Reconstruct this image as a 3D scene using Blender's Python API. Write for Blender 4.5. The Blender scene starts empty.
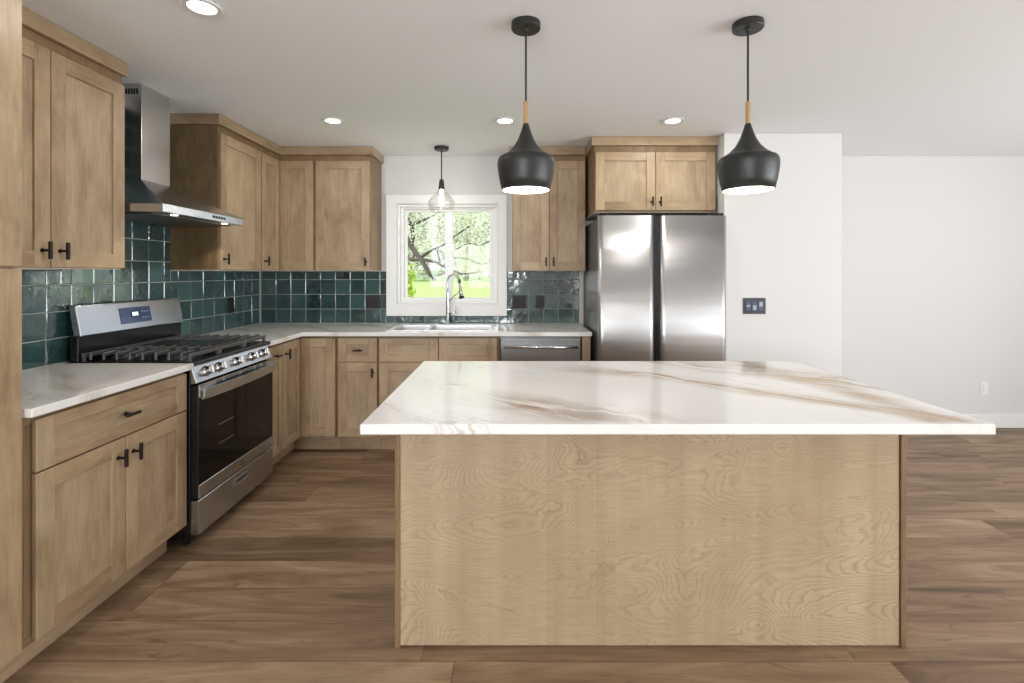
import bpy, bmesh, math, random
from mathutils import Vector, Matrix
random.seed(11)
PI = math.pi
scene = bpy.context.scene
COL = scene.collection

# ------------------------------------------------------------------ camera
cd = bpy.data.cameras.new('camera')
cam = bpy.data.objects.new('camera', cd); COL.objects.link(cam)
cam.location = (0.0, 0.0, 1.355); cam.rotation_euler = (PI/2, 0, 0)
cd.sensor_width = 36.0; cd.lens = 36.0*487/1024
cd.shift_y = -68.5/1024
cd.clip_start = 0.05; cd.clip_end = 300
scene.camera = cam

# ------------------------------------------------------------------ world, sun, daylight, exposure
world = bpy.data.worlds.new('sky'); scene.world = world
world.use_nodes = True
bg = world.node_tree.nodes['Background']
bg.inputs[0].default_value = (0.90, 0.95, 1.0, 1); bg.inputs[1].default_value = 1.3
sd = bpy.data.lights.new('sun', 'SUN'); sd.energy = 5.2; sd.angle = 0.01; sd.color = (1, .96, .88)
sun = bpy.data.objects.new('sun', sd); COL.objects.link(sun)
sun.rotation_euler = (0, math.radians(-42), 0)          # from the left of the house, misses every window

def area(name, loc, rot, sx, sy, power, color=(1, 1, 1)):
    l = bpy.data.lights.new(name, 'AREA'); l.shape = 'RECTANGLE'; l.size = sx; l.size_y = sy
    l.energy = power; l.color = color
    o = bpy.data.objects.new(name, l); COL.objects.link(o); o.location = loc; o.rotation_euler = rot
    return o
# side and rear lamps: added daylight from unseen openings, placed to brighten the room
area('added_daylight_side', (5.62, -.35, 1.2), (PI/2+.60, 0, PI/2), 4.9, 1.9, 225, (.97, .985, 1))
area('added_daylight_rear', (-1.15, -3.64, 1.55), (PI/2+.42, 0, 0), 1.8, 1.2, 135, (.97, .985, 1))
area('daylight_kitchen_window', (-.56, 5.0, 2.75), (-math.radians(52), 0, 0), 1.3, .9, 8, (.95, .98, 1))

vs = scene.view_settings
vs.view_transform = 'Standard'; vs.look = 'None'; vs.exposure = 0.13; vs.gamma = 1.0
vs.use_curve_mapping = False

# ------------------------------------------------------------------ node helpers
class NT:
    def __init__(s, name):
        s.m = bpy.data.materials.new(name); s.m.use_nodes = True
        s.t = s.m.node_tree; s.t.nodes.clear()
        s.out = s.t.nodes.new('ShaderNodeOutputMaterial')
    def n(s, typ, **kw):
        nd = s.t.nodes.new('ShaderNode' + typ)
        for k, v in kw.items():
            if k in nd.bl_rna.properties and k not in ('inputs',): setattr(nd, k, v)
        return nd
    def set(s, sock, v):
        if hasattr(v, 'is_output'): s.t.links.new(v, sock)
        else: sock.default_value = v
    def math(s, op, a, b=None, c=None, clamp=False):
        nd = s.n('Math', operation=op); nd.use_clamp = clamp
        s.set(nd.inputs[0], a)
        if b is not None: s.set(nd.inputs[1], b)
        if c is not None: s.set(nd.inputs[2], c)
        return nd.outputs[0]
    def vmath(s, op, a, b):
        nd = s.n('VectorMath', operation=op); s.set(nd.inputs[0], a); s.set(nd.inputs[1], b)
        return nd.outputs[0]
    def mix(s, f, a, b, mode='MIX'):
        nd = s.n('Mix', data_type='RGBA', blend_type=mode)
        s.set(nd.inputs[0], f); s.set(nd.inputs[6], a); s.set(nd.inputs[7], b)
        return nd.outputs[2]
    def noise(s, vec, scale, detail=3, rough=.55, dist=0, out='Fac'):
        nd = s.n('TexNoise'); s.set(nd.inputs['Vector'], vec)
        nd.inputs['Scale'].default_value = scale; nd.inputs['Detail'].default_value = detail
        nd.inputs['Roughness'].default_value = rough; nd.inputs['Distortion'].default_value = dist
        return nd.outputs[out]
    def ramp(s, f, stops, interp='LINEAR'):
        nd = s.n('ValToRGB'); s.set(nd.inputs[0], f); r = nd.color_ramp; r.interpolation = interp
        while len(r.elements) > 1: r.elements.remove(r.elements[-1])
        r.elements[0].position = stops[0][0]; r.elements[0].color = col(stops[0][1])
        for p, c in stops[1:]:
            e = r.elements.new(p); e.color = col(c)
        return nd.outputs[0]
    def maprange(s, v, a, b, c, d):
        nd = s.n('MapRange'); s.set(nd.inputs[0], v)
        for i, q in zip((1, 2, 3, 4), (a, b, c, d)): nd.inputs[i].default_value = q
        return nd.outputs[0]
    def bump(s, h, strength, dist=.002):
        nd = s.n('Bump'); nd.inputs['Strength'].default_value = strength; nd.inputs['Distance'].default_value = dist
        s.set(nd.inputs['Height'], h); return nd.outputs[0]
    def bsdf(s, color, rough=.5, metal=0, normal=None, **kw):
        b = s.n('BsdfPrincipled')
        s.set(b.inputs['Base Color'], col(color) if isinstance(color, tuple) else color)
        s.set(b.inputs['Roughness'], rough); s.set(b.inputs['Metallic'], metal)
        if normal is not None: s.set(b.inputs['Normal'], normal)
        for k, v in kw.items(): s.set(b.inputs[k.replace('_', ' ')], v)
        s.t.links.new(b.outputs[0], s.out.inputs[0]); return b
    def obj(s): return s.n('TexCoord').outputs['Object']
    def attr(s, name): return s.n('Attribute', attribute_name=name).outputs['Fac']
def col(c):
    if isinstance(c, (int, float)): return (c, c, c, 1)
    return tuple(c) if len(c) == 4 else tuple(c) + (1,)

def scaled(t, vec, sc):
    return t.vmath('MULTIPLY', vec, sc)

def plain(name, c, rough=.5, metal=0, **kw):
    t = NT(name); v = t.noise(t.obj(), 35, 2)
    t.bsdf(c, t.maprange(v, .3, .7, rough*.92, min(1, rough*1.08)), metal, **kw); return t.m

def wood(name, axis, c_lo, c_hi, rough=.42, fine=.20):
    t = NT(name)
    rnd = t.attr('rnd')
    info = t.n('ObjectInfo').outputs['Random']
    off = t.math('ADD', t.math('MULTIPLY', rnd, 7.3), t.math('MULTIPLY', info, 13.7))
    comb = t.n('CombineXYZ')
    for i in range(3): t.set(comb.inputs[i], off)
    p = t.vmath('ADD', t.obj(), comb.outputs[0])
    s1 = {'x': (1.6, 9, 9), 'y': (9, 1.6, 9), 'z': (9, 9, 1.6)}[axis]
    s2 = {'x': (7, 150, 150), 'y': (150, 7, 150), 'z': (150, 150, 7)}[axis]
    s3 = {'x': (2.4, 4.2, 4.2), 'y': (4.2, 2.4, 4.2), 'z': (4.2, 4.2, 2.4)}[axis]
    s4 = {'x': (5, 34, 34), 'y': (34, 5, 34), 'z': (34, 34, 5)}[axis]
    a = t.noise(scaled(t, p, s1), 1.0, 4, .6, 1.0)
    b = t.noise(scaled(t, p, s2), 1.0, 2, .6, .3)
    c = t.noise(scaled(t, p, s3), 1.0, 4, .6, .9)
    g = t.noise(scaled(t, p, s4), 1.0, 3, .6, 1.2)
    f = t.math('ADD', t.math('MULTIPLY', a, .40), t.math('MULTIPLY', c, .95))
    f = t.math('ADD', f, t.math('MULTIPLY', g, .40))
    f = t.math('ADD', f, t.math('MULTIPLY', rnd, .20))
    base = t.ramp(t.maprange(f, .66, 1.28, 0, 1), [(0, c_lo), (.45, tuple(x*.45+y*.55 for x, y in zip(c_lo, c_hi))), (1, c_hi)])
    base = t.mix(t.maprange(b, .45, .72, 0, fine), base, col(tuple(x*.62 for x in c_lo)))
    kn = t.n('TexVoronoi'); t.set(kn.inputs['Vector'], p); kn.inputs['Scale'].default_value = 4.5
    k = t.maprange(kn.outputs['Distance'], .015, .085, .45, 0)
    base = t.mix(t.math('MULTIPLY', k, .7), base, col(tuple(x*.45 for x in c_lo)))
    t.bsdf(base, rough, 0, t.bump(b, .05, .001))
    return t.m

# ------------------------------------------------------------------ materials
W_LO, W_HI = (.220, .142, .074), (.49, .365, .23)
WX = wood('maple_grain_x', 'x', W_LO, W_HI)
WY = wood('maple_grain_y', 'y', W_LO, W_HI)
WZ = wood('maple_grain_z', 'z', W_LO, W_HI)
PZ = wood('maple_panel_upright', 'z', (.225, .150, .082), (.49, .378, .245), .45, .30)
PX_ = wood('maple_panel_cross', 'x', (.225, .150, .082), (.49, .378, .245), .45, .30)
BZ = wood('maple_ply_with_gap_shade', 'z', (.130, .080, .036), (.290, .194, .098), .5, .38)  # darker olive ply tone, plus door-gap shade put into the colour
BX = wood('maple_rail_with_gap_shade', 'x', (.135, .086, .042), (.300, .208, .112), .5, .38)  # cross-grain match, also darkened with the shade of the door gaps

def veneer():
    t = NT('island_birch_veneer')
    p = t.obj()
    sx = t.n('SeparateXYZ'); t.set(sx.inputs[0], p)
    d = t.noise(scaled(t, p, (1.5, 1, 3.4)), 1.0, 1.5, .45, .4)
    jag = t.noise(scaled(t, p, (34, 1, 22)), 1.0, 2, .6, .3)
    wob = t.noise(scaled(t, p, (5, 1, 7)), 1.0, 2, .5, .8)
    h = t.math('ADD', t.math('MULTIPLY', d, 66), t.math('MULTIPLY', jag, 1.3))
    h = t.math('ADD', h, t.math('MULTIPLY', wob, 2.4))
    h = t.math('ADD', h, t.math('MULTIPLY', sx.outputs[2], 5.0))
    ring = t.math('FRACT', h)
    line = t.maprange(ring, .45, 1.0, 0, 1)
    line = t.math('MULTIPLY', line, line)
    fine = t.noise(scaled(t, p, (9, 1, 230)), 1.0, 2)
    blot = t.noise(scaled(t, p, (1.6, 1, 1.1)), 1.5, 3)
    vert = t.noise(scaled(t, p, (14, 1, .3)), 1.0, 2)
    base = t.mix(t.maprange(blot, .35, .68, 0, 1), col((.41, .315, .20)), col((.51, .405, .275)))
    base = t.mix(t.maprange(vert, .38, .7, .0, .25), base, col((.26, .185, .108)))
    amt = t.math('MULTIPLY', line, t.maprange(t.noise(p, 2.6, 2), .35, .62, .20, .62))
    base = t.mix(amt, base, col((.205, .138, .076)))
    base = t.mix(t.maprange(fine, .42, .75, 0, .35), base, col((.24, .165, .092)))
    for x0 in (-.37, -.19):
        e = t.maprange(t.math('ABSOLUTE', t.math('SUBTRACT', sx.outputs[0], x0)), .001, .003, .25, 0)
        base = t.mix(e, base, col((.2, .14, .08)))
    t.bsdf(base, .45, 0, t.bump(fine, .05, .001)); return t.m
VENEER = veneer()

def marble(name, bold):
    t = NT(name)
    p = t.obj()
    sx = t.n('SeparateXYZ'); t.set(sx.inputs[0], p)
    n1 = t.noise(scaled(t, p, (1, 1, 1)), 1.5, 5, .55, .3)
    v = t.math('ADD', t.math('MULTIPLY', sx.outputs[0], .60), t.math('MULTIPLY', sx.outputs[1], .80))
    v = t.math('ADD', v, t.math('MULTIPLY', t.math('SUBTRACT', n1, .5), .42))
    pr = t.vmath('ADD', p, (3.1, 1.7, 0))
    al = t.math('SUBTRACT', t.math('MULTIPLY', sx.outputs[0], .80), t.math('MULTIPLY', sx.outputs[1], .60))
    cb = t.n('CombineXYZ'); t.set(cb.inputs[0], t.math('MULTIPLY', al, 1.3)); t.set(cb.inputs[1], t.math('MULTIPLY', v, 9.0))
    streak = t.noise(cb.outputs[0], 1.6, 5, .62, .8)
    patch = t.noise(pr, 1.7, 3)
    white = (.85, .843, .828) if bold else (.78, .77, .75)
    base = col(white)
    def band(vc, w, colr, amt):
        nonlocal base
        d = t.math('ABSOLUTE', t.math('SUBTRACT', v, vc))
        f = t.maprange(d, w*.15, w, 1, 0)
        f = t.math('MULTIPLY', f, t.maprange(streak, .38, .54, 0.0, 1))
        f = t.math('MULTIPLY', f, t.maprange(patch, .30, .55, .35, 1))
        if bold: f = t.math('MULTIPLY', t.math('MULTIPLY', f, t.maprange(al, -1.25, -.95, .12, 1)), t.maprange(sx.outputs[1], 1.464, 1.50, .15, 1))
        base = t.mix(t.math('MULTIPLY', f, amt), base, col(colr))
    if bold:
        band(2.06, .10, (.38, .235, .10), 1.0)
        band(2.47, .17, (.38, .255, .135), 1.0)
        u = t.math('ADD', t.math('ADD', sx.outputs[0], t.math('MULTIPLY', sx.outputs[1], .18)), t.math('MULTIPLY', t.math('SUBTRACT', n1, .5), .30))
        ub = t.maprange(t.math('ABSOLUTE', t.math('SUBTRACT', u, 1.62)), .02, .11, 1, 0)
        ub = t.math('MULTIPLY', ub, t.maprange(streak, .34, .56, .25, 1))
        ub = t.math('MULTIPLY', ub, t.maprange(sx.outputs[1], 1.464, 1.50, .05, 1))
        base = t.mix(t.math('MULTIPLY', ub, .9), base, col((.43, .30, .16)))
        band(1.40, .18, (.31, .195, .11), 1.0)
        band(1.02, .07, (.50, .40, .28), .7)
        band(2.90, .10, (.50, .38, .24), .6)
    else:
        for k in range(-6, 14):
            band(k*.41+.1, .07, (.47, .40, .33), .6)
    # hairline veins
    hv = t.math('FRACT', t.math('ADD', t.math('MULTIPLY', v, 2.6), t.math('MULTIPLY', streak, 1.3)))
    hl = t.maprange(t.math('ABSOLUTE', t.math('SUBTRACT', hv, .5)), 0, .03, 1, 0)
    hl = t.math('MULTIPLY', hl, t.maprange(patch, .48, .60, 0, 1))
    base = t.mix(t.math('MULTIPLY', hl, .65), base, col((.40, .27, .15) if bold else (.42, .37, .33)))
    t.bsdf(base, .10, 0, Specular_IOR_Level=.5)
    return t.m
ISLE = marble('quartz_gold_vein', True)
QUARTZ = marble('quartz_grey_vein', False)

def planks():
    t = NT('vinyl_plank_floor')
    p = t.obj(); sx = t.n('SeparateXYZ'); t.set(sx.inputs[0], p)
    x, y = sx.outputs[0], sx.outputs[1]
    Wd, L = .198, 1.52
    yr = t.math('DIVIDE', t.math('SUBTRACT', y, 1.699), Wd)
    row = t.math('FLOOR', yr)
    wn = t.n('TexWhiteNoise', noise_dimensions='1D'); t.set(wn.inputs['W'], t.math('ADD', row, .37))
    xr = t.math('DIVIDE', t.math('ADD', x, t.math('MULTIPLY', wn.outputs['Value'], 5.0)), L)
    colm = t.math('FLOOR', xr)
    c2 = t.n('CombineXYZ'); t.set(c2.inputs[0], row); t.set(c2.inputs[1], colm)
    wn2 = t.n('TexWhiteNoise', noise_dimensions='2D'); t.set(wn2.inputs['Vector'], c2.outputs[0])
    idv = wn2.outputs['Value']
    c3 = t.n('CombineXYZ'); t.set(c3.inputs[0], t.math('ADD', x, t.math('MULTIPLY', idv, 41)))
    t.set(c3.inputs[1], t.math('ADD', y, t.math('MULTIPLY', idv, 23))); t.set(c3.inputs[2], idv)
    q = c3.outputs[0]
    a = t.noise(scaled(t, q, (1.1, 8, 1)), 1.3, 4, .6, 1.0)
    b = t.noise(scaled(t, q, (3.0, 70, 1)), 1.2, 3, .6, .4)
    k = t.noise(scaled(t, q, (2.2, 6.5, 1)), 1.6, 3, .6, 1.8)
    f = t.math('ADD', t.math('MULTIPLY', a, .75), t.math('MULTIPLY', b, .3))
    f = t.math('ADD', f, t.math('MULTIPLY', idv, .14))
    base = t.ramp(t.maprange(f, .40, .88, 0, 1), [(0, (.105, .064, .036)), (.45, (.272, .182, .110)), (1, (.48, .355, .23))])
    base = t.mix(t.maprange(k, .60, .76, 0, .7), base, col((.105, .066, .040)))
    base = t.mix(t.maprange(b, .48, .72, 0, .5), base, col((.125, .078, .045)))
    fy = t.math('FRACT', yr); fx = t.math('FRACT', xr)
    ey = t.math('MULTIPLY', t.math('MINIMUM', fy, t.math('SUBTRACT', 1, fy)), Wd)
    ex = t.math('MULTIPLY', t.math('MINIMUM', fx, t.math('SUBTRACT', 1, fx)), L)
    e = t.math('MINIMUM', ex, ey)
    seam = t.maprange(e, .0006, .0022, 1, 0)
    base = t.mix(t.math('MULTIPLY', seam, .65), base, col((.05, .03, .02)))
    h = t.math('SUBTRACT', t.math('MULTIPLY', b, .3), seam)
    t.bsdf(base, t.maprange(b, .3, .7, .42, .55), 0, t.bump(h, .25, .001), Specular_IOR_Level=.3); return t.m
FLOOR = planks()

def tile_mat():
    t = NT('green_glazed_tile')
    p = t.obj(); r = t.attr('rnd')
    c3 = t.n('CombineXYZ')
    for i in range(3): t.set(c3.inputs[i], t.math('MULTIPLY', r, 19))
    q = t.vmath('ADD', p, c3.outputs[0])
    m = t.noise(q, 14, 3, .6, .6)
    base = t.ramp(r, [(0, (.012, .028, .030)), (.3, (.020, .050, .052)), (.7, (.030, .074, .074)), (1, (.048, .110, .108))])
    base = t.mix(t.maprange(m, .35, .7, 0, .45), base, col((.048, .112, .106)))
    w = t.noise(q, 19, 3, .55, .4); w2 = t.noise(q, 7, 1, .5)
    t.bsdf(base, .07, 0, t.bump(t.math('ADD', t.math('MULTIPLY', w, .5), w2), .6, .006), IOR=2.0); return t.m
TILE = tile_mat()
GROUT = plain('pale_grout', (.40, .43, .41), .9)

def paint(name, c, rough=.75):
    t = NT(name); p = t.obj(); n = t.noise(p, 220, 3)
    t.bsdf(c, rough, 0, t.bump(n, .05, .001)); return t.m
WALL = paint('white_wall_paint', (.68, .675, .665))
CEIL = paint('ceiling_paint', (.885, .90, .915), .85)
TRIM = paint('white_trim_paint', (.82, .82, .81), .35)
VINYL = plain('white_window_vinyl', (.82, .82, .82), .3)

def steel(name, axis, c=(.55, .58, .625), r=.26):
    t = NT(name); p = t.obj()
    s = {'x': (3, 260, 260), 'y': (260, 3, 260), 'z': (260, 260, 3)}[axis]
    n = t.noise(scaled(t, p, s), 1.0, 2)
    big = t.noise(p, 2.5, 2)
    t.bsdf(t.mix(t.maprange(n, .3, .7, 0, .05), col(c), col(tuple(x*.8 for x in c))),
           r, 1, t.bump(big, .05, .01)); return t.m
STEEL = steel('brushed_steel', 'x')
STEELZ = steel('brushed_steel_upright', 'z', (.6, .6, .6), .2)
def fridge_steel():
    t = NT('fridge_steel'); p = t.obj()
    n = t.noise(scaled(t, p, (.5, 1, 5.5)), 1.0, 2, .5, .3)
    g = t.noise(scaled(t, p, (3, 200, 320)), 1.0, 2)
    t.bsdf(t.mix(t.maprange(g, .3, .7, 0, .05), col((.53, .53, .535)), col((.42, .42, .42))), .36, 1, t.bump(n, .22, .03), Anisotropic=.5)
    return t.m
FRIDGE = fridge_steel()
CHROME = plain('brushed_nickel', (.68, .67, .66), .22, 1)
SINKST = plain('satin_sink_steel', (.75, .75, .75), .38, 1)
DARKSTEEL = steel('dark_sheet_steel', 'z', (.20, .21, .21), .4)
BRONZE = plain('oil_rubbed_bronze', (.035, .027, .022), .42, .75)
BLACK = plain('black_enamel', (.009, .009, .010), .22)
IRON = plain('cast_iron', (.060, .062, .068), .32, 0, Specular_IOR_Level=.9)
GLASSBLACK = plain('black_oven_glass', (.005, .005, .006), .06, 0, Specular_IOR_Level=.28)
GRILLE = plain('dark_void', (.004, .004, .004), .8)
PENDANT = plain('matte_black_shade', (.016, .018, .017), .42)
INSIDE = plain('white_shade_lining', (.85, .84, .82), .5)
TAN = plain('pale_wood_sleeve', (.42, .27, .11), .5)
PLATE = plain('bronze_cover_plate', (.010, .009, .009), .55)
NAVY = plain('dark_switch_plate', (.016, .020, .030), .3)
ROCKER = plain('blue_grey_rocker', (.055, .075, .125), .3)
ROCKLIT = plain('pale_rocker_face', (.32, .38, .46), .3)
WHITEP = plain('white_plastic', (.78, .78, .77), .35)
BOARD = plain('cabinet_underside', (.70, .64, .54), .6)
FRSIDE = plain('fridge_side_grey', (.085, .088, .09), .38)

def emit(name, c, s):
    t = NT(name); e = t.n('Emission'); e.inputs[0].default_value = col(c); e.inputs[1].default_value = s
    t.t.links.new(e.outputs[0], t.out.inputs[0]); return t.m
LENS = emit('lit_lens', (1, .97, .92), 9)
HOODLENS = emit('hood_lens', (1, .93, .80), 2.5)
BULB = emit('lit_bulb', (1, .95, .88), 8)
DIGIT = emit('clock_digits', (.75, .85, 1), 1.6)

def clear(name, tint=(1, 1, 1), lo=.04, hi=.55, rough=.02):
    t = NT(name)
    tr = t.n('BsdfTransparent'); tr.inputs[0].default_value = col(tint)
    gl = t.n('BsdfGlossy'); gl.inputs['Roughness'].default_value = rough
    lw = t.n('LayerWeight'); lw.inputs[0].default_value = .35
    mx = t.n('MixShader'); t.set(mx.inputs[0], t.maprange(lw.outputs['Facing'], 0, 1, lo, hi))
    t.t.links.new(tr.outputs[0], mx.inputs[1]); t.t.links.new(gl.outputs[0], mx.inputs[2])
    t.t.links.new(mx.outputs[0], t.out.inputs[0]); return t.m
PANE = clear('window_pane', (.98, .985, .985), .006, .4)
GLOBE = clear('clear_lamp_glass', (.99, .99, .99), .02, .32, .05)

def lcd():
    t = NT('blue_touch_panel'); p = t.obj()
    n = t.noise(p, 9, 2)
    t.bsdf(t.mix(n, col((.02, .035, .09)), col((.07, .11, .22))), .12); return t.m
LCD = lcd()

def grass():
    t = NT('lawn_grass'); p = t.obj()
    n = t.noise(p, 1.2, 4); m = t.noise(p, 30, 3)
    c = t.mix(n, col((.27, .46, .11)), col((.40, .57, .19)))
    t.bsdf(t.mix(t.maprange(m, .3, .7, 0, .4), c, col((.24, .40, .09))), .8); return t.m
GRASS = grass()
BARK = plain('grey_bark', (.075, .058, .045), .85)
def petal(name, a, b):
    t = NT(name); r = t.attr('rnd')
    t.bsdf(t.mix(r, col(a), col(b)), .7); return t.m
PETAL = petal('blossom_petals', (.66, .66, .50), (.95, .945, .93))
LEAF = petal('yellow_green_leaves', (.35, .55, .04), (.65, .75, .10))
DLEAF = petal('pale_green_leaves', (.20, .25, .11), (.62, .64, .46))
SIDING = plain('pale_grey_siding', (.72, .75, .78), .7)

# ------------------------------------------------------------------ mesh builder
class MB:
    def __init__(s):
        s.bm = bmesh.new(); s.rl = s.bm.faces.layers.float.new('rnd')
    def _tag(s, faces, mi, rnd):
        if rnd is None: rnd = random.random()
        for f in faces:
            f.material_index = mi; f[s.rl] = rnd
    def box(s, a, b, mi=0, bev=.0015, rnd=None, seg=1):
        x0, y0, z0 = [min(p, q) for p, q in zip(a, b)]; x1, y1, z1 = [max(p, q) for p, q in zip(a, b)]
        t = bmesh.new()
        vs = [t.verts.new(c) for c in ((x0,y0,z0),(x1,y0,z0),(x1,y1,z0),(x0,y1,z0),(x0,y0,z1),(x1,y0,z1),(x1,y1,z1),(x0,y1,z1))]
        for f in ((3,2,1,0),(4,5,6,7),(0,1,5,4),(1,2,6,5),(2,3,7,6),(3,0,4,7)): t.faces.new([vs[i] for i in f])
        if bev:
            bev = min(bev, .3*min(x1-x0, y1-y0, z1-z0))
            bmesh.ops.bevel(t, geom=t.edges[:], offset=bev, segments=seg, affect='EDGES', profile=.5)
        return s._merge(t, mi, rnd)
    def _merge(s, t, mi, rnd, M=None, smooth=False):
        mp = {}
        for v in t.verts: mp[v] = s.bm.verts.new(M @ v.co if M else v.co)
        fs = []
        for f in t.faces:
            try: nf = s.bm.faces.new([mp[v] for v in f.verts])
            except ValueError: continue
            nf.smooth = smooth or f.smooth; fs.append(nf)
        t.free(); s._tag(fs, mi, rnd); return fs
    def prism(s, pts, z0, z1, mi=0, bev=.0015, rnd=None, M=None):
        """polygon pts (x,y) extruded z0..z1, then optionally transformed"""
        t = bmesh.new(); n = len(pts)
        if sum(pts[i][0]*pts[(i+1) % n][1]-pts[(i+1) % n][0]*pts[i][1] for i in range(n)) < 0: pts = pts[::-1]
        lo = [t.verts.new((x, y, z0)) for x, y in pts]; hi = [t.verts.new((x, y, z1)) for x, y in pts]
        t.faces.new(lo[::-1]); t.faces.new(hi)
        for i in range(n): t.faces.new((lo[i], lo[(i+1) % n], hi[(i+1) % n], hi[i]))
        if bev: bmesh.ops.bevel(t, geom=t.edges[:], offset=bev, segments=1, affect='EDGES', profile=.5)
        return s._merge(t, mi, rnd, M)
    def lathe(s, prof, c=(0, 0, 0), seg=40, mi=0, rnd=None, axis='z', smooth=True, M=None):
        """prof list of (r, z)"""
        t = bmesh.new(); rings = []
        for r, z in prof:
            if r < 1e-6: rings.append([t.verts.new((0, 0, z))])
            else: rings.append([t.verts.new((r*math.cos(2*PI*i/seg), r*math.sin(2*PI*i/seg), z)) for i in range(seg)])
        for a, b in zip(rings, rings[1:]):
            for i in range(seg):
                j = (i+1) % seg
                q = [a[i % len(a)], a[j % len(a)], b[j % len(b)], b[i % len(b)]]
                u = []
                for v in q:
                    if v not in u: u.append(v)
                if len(u) > 2:
                    f = t.faces.new(u); f.smooth = smooth
        R = Matrix.Identity(4)
        if axis == 'y': R = Matrix.Rotation(PI/2, 4, 'X')       # z -> -y
        if axis == 'x': R = Matrix.Rotation(PI/2, 4, 'Y')       # z -> x
        T = Matrix.Translation(c) @ R
        if M: T = M @ T
        return s._merge(t, mi, rnd, T)
    def cyl(s, c, r, h, axis='z', seg=24, mi=0, bev=None, rnd=None):
        b = min(r, h)*.12 if bev is None else bev
        return s.lathe([(0, 0), (r-b, 0), (r, b), (r, h-b), (r-b, h), (0, h)], c, seg, mi, rnd, axis, smooth=False)
    def tube(s, pts, r, seg=10, mi=0, rnd=None, caps=True):
        t = bmesh.new(); pts = [Vector(p) for p in pts]; rings = []
        rs = r if isinstance(r, (list, tuple)) else [r]*len(pts)
        up = None
        for i, p in enumerate(pts):
            d = (pts[min(i+1, len(pts)-1)] - pts[max(i-1, 0)]).normalized()
            if up is None:
                up = Vector((0, 0, 1)) if abs(d.z) < .9 else Vector((1, 0, 0))
            a = d.cross(up)
            if a.length < 1e-4: a = d.cross(Vector((.3, 1, .2)))
            a.normalize(); b = a.cross(d).normalized(); up = b
            rings.append([t.verts.new(p + rs[i]*(math.cos(2*PI*k/seg)*a + math.sin(2*PI*k/seg)*b)) for k in range(seg)])
        for A, B in zip(rings, rings[1:]):
            for k in range(seg):
                f = t.faces.new((A[k], A[(k+1) % seg], B[(k+1) % seg], B[k])); f.smooth = True
        if caps:
            t.faces.new(rings[0][::-1]); t.faces.new(rings[-1])
        bmesh.ops.recalc_face_normals(t, faces=t.faces[:])
        return s._merge(t, mi, rnd)
    def cells(s, us, ws, skip, t0, t1, mapf, mi=0, bev=0, rnd=None):
        """slab over the grid us x ws minus skip cells; mapf(u, w, t) -> xyz"""
        t = bmesh.new(); vd = {}
        def V(i, j, k):
            if (i, j, k) not in vd: vd[(i, j, k)] = t.verts.new(mapf(us[i], ws[j], (t0, t1)[k]))
            return vd[(i, j, k)]
        nu, nw = len(us)-1, len(ws)-1
        inc = lambda i, j: 0 <= i < nu and 0 <= j < nw and not skip(i, j)
        for i in range(nu):
            for j in range(nw):
                if not inc(i, j): continue
                t.faces.new((V(i,j,1), V(i+1,j,1), V(i+1,j+1,1), V(i,j+1,1)))
                t.faces.new((V(i,j+1,0), V(i+1,j+1,0), V(i+1,j,0), V(i,j,0)))
                if not inc(i-1, j): t.faces.new((V(i,j,0), V(i,j,1), V(i,j+1,1), V(i,j+1,0)))
                if not inc(i+1, j): t.faces.new((V(i+1,j+1,0), V(i+1,j+1,1), V(i+1,j,1), V(i+1,j,0)))
                if not inc(i, j-1): t.faces.new((V(i+1,j,0), V(i+1,j,1), V(i,j,1), V(i,j,0)))
                if not inc(i, j+1): t.faces.new((V(i,j+1,0), V(i,j+1,1), V(i+1,j+1,1), V(i+1,j+1,0)))
        bmesh.ops.recalc_face_normals(t, faces=t.faces[:])
        bmesh.ops.dissolve_limit(t, angle_limit=.01, verts=t.verts[:], edges=t.edges[:])
        if bev:
            es = [e for e in t.edges if len(e.link_faces) == 2 and e.calc_face_angle() > .5]
            bmesh.ops.bevel(t, geom=es, offset=bev, segments=2, affect='EDGES', profile=.5)
        return s._merge(t, mi, rnd)
    def build(s, name, mats, parent=None, loc=None, fix=True):
        if fix: bmesh.ops.recalc_face_normals(s.bm, faces=s.bm.faces[:])
        me = bpy.data.meshes.new(name); s.bm.to_mesh(me); s.bm.free()
        for m in (mats if isinstance(mats, (list, tuple)) else [mats]): me.materials.append(m)
        return link(name, me, parent, loc)

def link(name, me, parent=None, loc=None):
    o = bpy.data.objects.new(name, me); COL.objects.link(o)
    if parent: o.parent = parent
    if loc: o.location = loc
    return o
def tag(o, label, cat, group=None):
    o['label'] = label; o['category'] = cat
    if group: o['group'] = group
    return o
def thing(name, loc, label, cat, group=None, rz=0):
    o = link(name, None); o.location = loc; o.rotation_euler = (0, 0, rz)
    return tag(o, label, cat, group)
def struct(o):
    o['kind'] = 'structure'; return o
def simple(name, mat, fn, parent=None, **kw):
    m = MB(); fn(m); return m.build(name, mat, parent, **kw)
def copy_tree(o, parent=None):
    c = o.copy(); COL.objects.link(c)
    if parent: c.parent = parent
    for ch in o.children: copy_tree(ch, c)
    return c
H = 2.38
XL, YB = -2.207, 4.272          # left wall, back wall
XR, YR = 5.55, -3.5             # right wall, rear wall

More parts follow.
